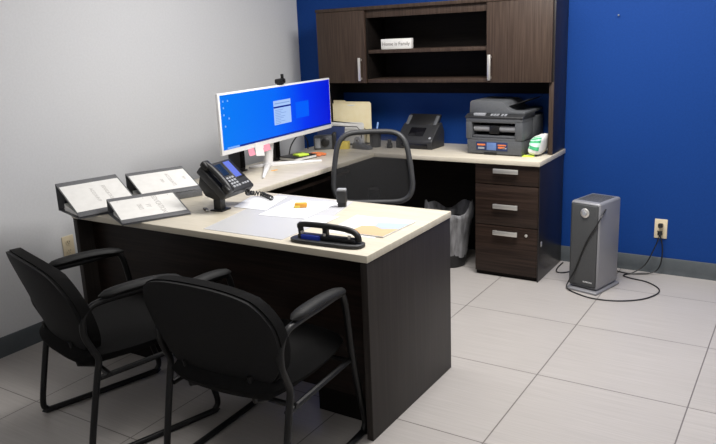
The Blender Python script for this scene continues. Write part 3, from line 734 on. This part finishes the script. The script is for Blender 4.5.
obj('body', MB().prism([(-0.075, 0), (0.075, 0), (0.078, 0.010), (0.060, 0.028), (0.020, 0.030), (-0.020, 0.046), (-0.062, 0.044), (-0.075, 0.03)], -0.022, 0.022, 'y', 0.003), M['midgrey'], t)
obj('tape_roll', MB().lathe([(0.014, -0.009), (0.034, -0.009), (0.034, 0.009), (0.014, 0.009), (0.014, -0.009)], 24, T(-0.035, 0, 0.048) @ rot(PI/2, 'X')), M['ltgrey'], t)
t = thing('pen_cup', 'dark mesh pen cup on the rear worktop beside the white folder', 'pen cup', (0.815, -0.285, Z))
obj('cup', MB().lathe([(0, 0), (0.036, 0), (0.040, 0.098), (0.0425, 0.100), (0.040, 0.102), (0.037, 0.098), (0.033, 0.004), (0, 0.004)], 24), M['dkgrey'], t)
t = thing('ballpoint_pen', 'blue ballpoint pen standing in the dark pen cup', 'pen', (0.806, -0.285, Z+0.006))
t.rotation_euler = (0, R(12), 0)
obj('barrel', MB().lathe([(0, 0), (0.0012, 0), (0.0042, 0.014), (0.0048, 0.02), (0.0048, 0.135), (0, 0.136)], 12), M['blue'], t)
obj('cap', MB().lathe([(0, 0.125), (0.0056, 0.125), (0.0056, 0.165), (0.004, 0.168), (0, 0.168)], 12), mat('pale blue pen cap', (0.25, 0.42, 0.75), 0.4), t)
t = thing('ink_bottle', 'tiny black bottle on the rear worktop between the tape dispenser and the scanner', 'bottle', (0.935, -0.300, Z))
obj('bottle', MB().lathe([(0, 0), (0.019, 0), (0.020, 0.003), (0.020, 0.030), (0.012, 0.038), (0.012, 0.042), (0, 0.042)], 20), M['blackpl'], t)
obj('cap', MB().lathe([(0, 0.042), (0.014, 0.042), (0.014, 0.056), (0.012, 0.058), (0, 0.058)], 20), M['dkgrey'], t)

# document scanner
t = thing('document_scanner', 'black sheet-feed document scanner between the folders and the printer', 'scanner', (1.118, -0.205, Z), R(-3))
pr = [(-0.088, 0.0), (0.090, 0.0), (0.092, 0.10), (0.060, 0.165), (0.020, 0.150), (-0.078, 0.066), (-0.090, 0.050)]
obj('body', MB().prism(pr, -0.138, 0.138, 'x', 0.006, 3), M['dkgrey'], t)
sl = math.atan2(0.150-0.066, 0.098)
PMs = T(0, -0.078, 0.066) @ rot(sl, 'X')
obj('control_panel', MB().box(-0.060, 0.055, 0.025, 0.100, -0.001, 0.004, 0.003, 2, PMs), M['glass'], t)
obj('power_button', MB().lathe([(0, 0), (0.009, 0), (0.009, 0.003), (0, 0.004)], 16, PMs @ T(0.115, 0.010, 0.001)), M['ltgrey'], t)
obj('output_slot', MB().box(-0.105, 0.105, -0.0925, -0.080, 0.008, 0.036, 0.002), M['glass'], t)
obj('feed_tray', MB().prism([(0.015, 0.145), (0.085, 0.215), (0.097, 0.210), (0.060, 0.140)], -0.118, 0.118, 'x', 0.003), M['blackpl'], t)
for s in (-1, 1):
    obj('paper_guide', MB().prism([(0.008, 0.150), (0.065, 0.208), (0.075, 0.204), (0.040, 0.150)], s*0.106-0.012, s*0.106+0.012, 'x', 0.003), M['midgrey'], t)

# printer
t = thing('laser_printer', 'grey multifunction laser printer with scanner lid on the rear worktop', 'printer', (1.712, -0.200, Z), R(-3))
HW, FY = 0.186, -0.168
obj('base', MB().box(-HW+0.006, HW-0.006, FY+0.004, 0.170, 0.006, 0.095, 0.006), M['midgrey'], t)
bd = MB()
bd.box(-HW, HW, -0.02, 0.172, 0.095, 0.225, 0.006)            # body behind the mouth
bd.box(-HW, -HW+0.040, FY, 0.0, 0.095, 0.215, 0.006).box(HW-0.050, HW, FY, 0.0, 0.095, 0.215, 0.006)
bd.box(-HW, HW, FY, 0.0, 0.198, 0.232, 0.006).box(-HW+0.03, HW-0.04, FY+0.004, 0.0, 0.090, 0.104, 0.002)
obj('body', bd, M['midgrey'], t)
for s in (-1, 1):
    obj('foot', MB().box(s*0.14-0.015, s*0.14+0.015, -0.14, 0.14, 0.0, 0.008), M['blackpl'], t)
obj('output_mouth', MB().box(-HW+0.038, HW-0.048, -0.030, -0.018, 0.098, 0.205), M['glass'], t)
pf = MB().tube([(-HW+0.044, -0.128, 0.160), (-0.030, -0.128, 0.160)], 0.020, 12)
obj('paper_roller', pf, M['rollgrey'], t)
pf = MB().tube([(0.030, -0.128, 0.160), (HW-0.054, -0.128, 0.160)], 0.020, 12)
obj('paper_roller', pf, M['rollgrey'], t)
obj('paper_stop', MB().box(-0.036, 0.030, -0.152, -0.08, 0.130, 0.182, 0.005), M['blackpl'], t)
obj('output_tray', MB().box(-HW+0.042, HW-0.052, FY+0.012, -0.03, 0.106, 0.118, 0.002), M['midgrey'], t)
lb = obj('front_label', MB().box(-0.115, 0.090, FY+0.001, FY+0.006, 0.028, 0.080, 0.001), M['navy'], t)
lb['label'] = 'dark blue picture label'
obj('label_bubble', MB().box(-0.045, 0.018, FY, FY+0.004, 0.031, 0.077, 0.001), mat('label sky blue', (0.12, 0.20, 0.42), 0.4), lb)
lt = MB().box(-0.108, -0.055, FY, FY+0.004, 0.058, 0.068).box(0.028, 0.082, FY, FY+0.004, 0.060, 0.068).box(0.030, 0.074, FY, FY+0.004, 0.044, 0.055)
obj('label_headline', lt, M['orange'], lb)
lt = MB().box(-0.102, -0.060, FY, FY+0.004, 0.036, 0.048).box(0.060, 0.085, FY, FY+0.004, 0.042, 0.050)
obj('label_caption', lt, M['ltgrey'], lb)
obj('tray_grip', MB().box(-0.065, 0.020, FY+0.001, FY+0.010, 0.004, 0.018, 0.002), M['blackpl'], t)
# control deck and scanner lid with raised document feeder
dk = MB().prism([(FY-0.004, 0.226), (0.02, 0.226), (0.02, 0.250), (FY+0.030, 0.250), (FY-0.004, 0.236)], -HW-0.004, HW+0.004, 'x', 0.003)
obj('control_deck', dk, M['dkgrey'], t)
kk = MB()
for x, y in ((-0.02, 0), (0.0, 0), (0.02, 0), (-0.02, 1), (0.0, 1), (0.02, 1), (0.05, 0), (0.07, 0), (0.05, 1), (0.07, 1)):
    kk.box(x-0.007, x+0.007, FY+0.010+0.013*y, FY+0.019+0.013*y, 0.240+0.0045*y, 0.2475+0.0045*y, 0.001, 1)
obj('keypad', kk, M['ltgrey'], t)
obj('control_display', MB().box(-0.135, -0.060, FY+0.004, FY+0.030, 0.240, 0.256, 0.002), M['ltgrey'], t)
ld = MB().prism([(-HW+0.008, 0.250), (HW, 0.250), (HW, 0.268), (0.105, 0.268), (0.075, 0.284), (0.050, 0.316), (0.030, 0.326), (-HW+0.024, 0.330), (-HW+0.012, 0.318)], FY+0.034, 0.150, 'y', 0.004)
obj('feeder_lid', ld, M['midgrey'], t)
obj('document_tray', MB().prism([(0.060, 0.288), (HW+0.005, 0.335), (HW+0.005, 0.339), (0.060, 0.294)], FY+0.075, 0.130, 'y', 0.001), M['blackpl'], t)

# snack packet and lime notes beside the printer
t = thing('tissue_pack', 'crumpled white and green striped packet squeezed between the printer and the hutch side', 'packet', (1.953, -0.262, Z), R(-3))
def pk(u, v, off=1.0):
    th, ph = 2*PI*u, PI*(v-0.5)
    c = lambda q: math.copysign(abs(math.cos(q))**0.55, math.cos(q)); s = lambda q: math.copysign(abs(math.sin(q))**0.55, math.sin(q))
    x, y, z = c(ph)*c(th), c(ph)*s(th), s(ph)
    k = 1+0.05*math.sin(4*x+3*z+2*y)*math.cos(4*y-3*z)+0.012*math.sin(13*z+9*x)
    zz = 0.066+0.064*z*k*(0.88+0.12*x)
    return Vector((0.041*x*k*off+0.008*z, 0.092*off*y*k+0.02*z, zz))
obj('wrapper', MB().grid(lambda u, v: pk(u, v), 36, 20), M['paper'], t)
def pfr(u, v, off): # front face patch
    return pk(0.64+0.235*u, 0.42+0.36*v+0.05*(1-u), off)
obj('green_print', MB().grid(lambda u, v: pfr(u, v, 1.025), 12, 12), M['green'], t)
for k in range(3):
    obj('mint_stripe', MB().grid(lambda u, v: pfr(u, 0.10+0.30*k+0.11*v+0.10*u, 1.045), 12, 3), M['mint'], t)
q = obj('sticky_pad', MB().prism([(-0.036, -0.020), (0.030, -0.026), (0.036, 0.016), (-0.028, 0.026)], 0, 0.006, 'z', 0.001), M['yellowgreen'], loc=(1.918, -0.345, Z), rz=R(10))
tag(q, 'lime green sticky pad in front of the striped packet', 'sticky pad')

# sign block on the hutch shelf
t = thing('sign_block', 'white wooden word block on the open hutch shelf', 'sign', (0.958, -0.200, 1.393), R(2))
obj('block', MB().box(-0.112, 0.112, -0.018, 0.018, 0, 0.068, 0.003), M['paper'], t)
obj('lettering', MB().text('Home is Family', 0.033, T(0, -0.0186, 0.034) @ rot(PI/2, 'X'), 0.0004), M['inkd'], t)

# ------------------------------------------------------------------ floor things
t = thing('air_purifier', 'grey tower air purifier standing on the tiles by the blue wall', 'air purifier', (2.336, -0.402, 0), R(-14.6))
PW, PD, PHt = 0.090, 0.122, 0.530
obj('body', MB().box(-PW, PW, -PD+0.004, PD, 0.022, PHt, 0.014, 3), M['silverpl'], t)
fp = obj('front_grille', MB().box(-PW+0.007, PW-0.009, -PD-0.002, -PD+0.010, 0.032, PHt-0.012, 0.010, 3), noisy('fine charcoal grille', (0.050, 0.052, 0.054), (0.066, 0.068, 0.070), (40, 1, 160), 5, 0.5, 2), t)
dl = obj('control_dial', MB().lathe([(0, 0), (0.026, 0), (0.027, 0.004), (0.021, 0.008), (0, 0.008)], 28, T(0.004, -PD-0.002, PHt-0.062) @ rot(PI/2, 'X')), M['silver'], t)
obj('dial_button', MB().lathe([(0, 0.0), (0.013, 0.0), (0.012, 0.004), (0, 0.004)], 20, T(0.004, -PD-0.010, PHt-0.062) @ rot(PI/2, 'X')), M['ltgrey'], dl)
obj('name_badge', MB().text('GUARDIAN', 0.011, T(0.032, -PD-0.0026, 0.062) @ rot(PI/2, 'X'), 0.0006), M['white'], t)
ft = MB().prism([(-PW-0.004, -PD-0.022), (PW+0.010, -PD-0.022), (PW+0.012, PD+0.006), (-PW-0.004, PD+0.006)], 0.0, 0.016, 'z', 0.006, 3).box(-PW+0.01, PW-0.01, -PD+0.02, PD-0.02, 0.010, 0.026)
obj('foot', ft, M['silverpl'], t)
tv = MB()
for k in range(12): tv.box(-PW+0.02, PW-0.02, -PD+0.040+0.015*k, -PD+0.046+0.015*k, PHt-0.002, PHt+0.0012)
obj('top_vent', tv, M['dkgrey'], t)
inv = (T(2.336, -0.402, 0) @ rot(R(-14.6), 'Z')).inverted()
W_ = [inv.inverted() @ Vector(q) for q in ((0.094, -0.060, PHt-0.040), (0.098, -0.118, PHt-0.075), (0.080, -PD-0.008, PHt-0.120), (0.02, -PD-0.008, 0.30), (-0.045, -PD-0.008, 0.12), (-0.070, -PD-0.020, 0.06), (-0.075, -PD-0.034, 0.012))]
fl = [Vector(q) for q in ((2.31, -0.590, 0.005), (2.40, -0.620, 0.005), (2.52, -0.600, 0.005), (2.63, -0.520, 0.005), (2.688, -0.400, 0.005), (2.680, -0.300, 0.005), (2.60, -0.215, 0.005), (2.50, -0.185, 0.005), (2.455, -0.150, 0.005), (2.50, -0.090, 0.010), (2.56, -0.055, 0.060), (2.605, -0.040, 0.170), (2.624, -0.034, 0.235), (2.627, -0.022, 0.252))]
obj('power_cord', MB().tube([inv @ q for q in W_+fl], 0.0036, 8, smooth=6), M['blackpl'], t)
q = obj('extension_cord', MB().tube([(2.612, -0.022, 0.270), (2.636, -0.034, 0.225), (2.648, -0.036, 0.15), (2.640, -0.040, 0.060), (2.60, -0.055, 0.012), (2.48, -0.105, 0.005), (2.36, -0.075, 0.005), (2.22, -0.10, 0.005), (2.14, -0.235, 0.005), (2.085, -0.260, 0.005), (2.062, -0.180, 0.005), (2.062, -0.06, 0.005)], 0.0036, 8, smooth=6), M['blackpl'])
tag(q, 'black cord running from the wall outlet behind the purifier to the drawer pedestal', 'cord')

def outlet(name, label, loc, rz):
    t = thing(name, label, 'outlet', loc, rz, 'ivory wall outlets')
    obj('cover_plate', MB().box(-0.036, 0.036, -0.006, 0, -0.060, 0.060, 0.003), M['ivory'], t)
    for z in (-0.024, 0.024):
        s = obj('socket', MB().lathe([(0, 0), (0.016, 0), (0.016, 0.0025), (0, 0.0025)], 16, T(0, -0.006, z) @ rot(PI/2, 'X')), M['ivory'], t)
        obj('slots', MB().box(-0.007, -0.005, -0.0092, -0.008, z-0.002, z+0.007).box(0.005, 0.007, -0.0092, -0.008, z-0.002, z+0.007).box(-0.002, 0.002, -0.0092, -0.008, z-0.010, z-0.006), M['blackpl'], s)
    return t
outlet('wall_outlet', 'ivory outlet low on the blue wall with two black plugs', (2.626, -0.0005, 0.280), 0)
outlet('wall_outlet', 'ivory outlet on the grey wall behind the left guest chair', (0.0005, -2.228, 0.455), R(90))
for z, lb in ((0.304, 'upper black plug in the blue wall outlet'), (0.256, 'lower black plug in the blue wall outlet')):
    t = thing('power_plug', lb, 'plug', (2.626, -0.009, z), 0, 'black plugs in the blue wall outlet')
    obj('plug_body', MB().box(-0.013, 0.013, -0.024, 0.0, -0.012, 0.012, 0.004), M['blackpl'], t)
    obj('strain_relief', MB().tube([(0, -0.020, 0), (-0.004, -0.027, -0.010)], 0.005, 8), M['blackpl'], t)
q = obj('wall_nail', MB().lathe([(0, 0), (0.0022, 0), (0.0022, 0.010), (0.005, 0.010), (0.005, 0.013), (0, 0.0135)], 12, rot(PI/2, 'X')), M['nail'], loc=(2.326, 0.0, 1.541))
tag(q, 'small nail high on the bare blue wall', 'nail')

t = thing('waste_bin', 'small black waste bin with a grey plastic liner beside the drawer pedestal', 'waste bin', (1.405, -0.370, 0))
obj('bin', MB().lathe([(0, 0), (0.100, 0), (0.104, 0.004), (0.132, 0.30), (0.135, 0.305), (0.128, 0.305), (0.101, 0.008), (0, 0.008)], 32), M['blackpl'], t)
ln = MB(); nk = 64
rows = [(0.112, 0.075), (0.118, 0.11), (0.126, 0.17), (0.134, 0.24), (0.142, 0.30), (0.150, 0.325), (0.156, 0.36), (0.150, 0.395)]
rg = []
for i, (rr, z) in enumerate(rows):
    ring = []
    for k in range(nk):
        a = 2*PI*k/nk; wob = 1+0.02*math.sin(11*a+i*0.8)+0.018*math.sin(23*a-i)
        zz = z+(0.0 if i < 6 else (0.018*math.sin(2*a+0.6)+0.008*math.sin(5*a+1))*(i-5))+(0.012*math.sin(5*a) if i == 0 else 0)
        ring.append(ln.bm.verts.new((rr*wob*math.cos(a), rr*wob*math.sin(a), zz)))
    rg.append(ring)
for a_, b_ in zip(rg, rg[1:]):
    for k in range(nk): ln.bm.faces.new((a_[k], a_[(k+1) % nk], b_[(k+1) % nk], b_[k]))
obj('bin_liner', ln, M['liner'], t)
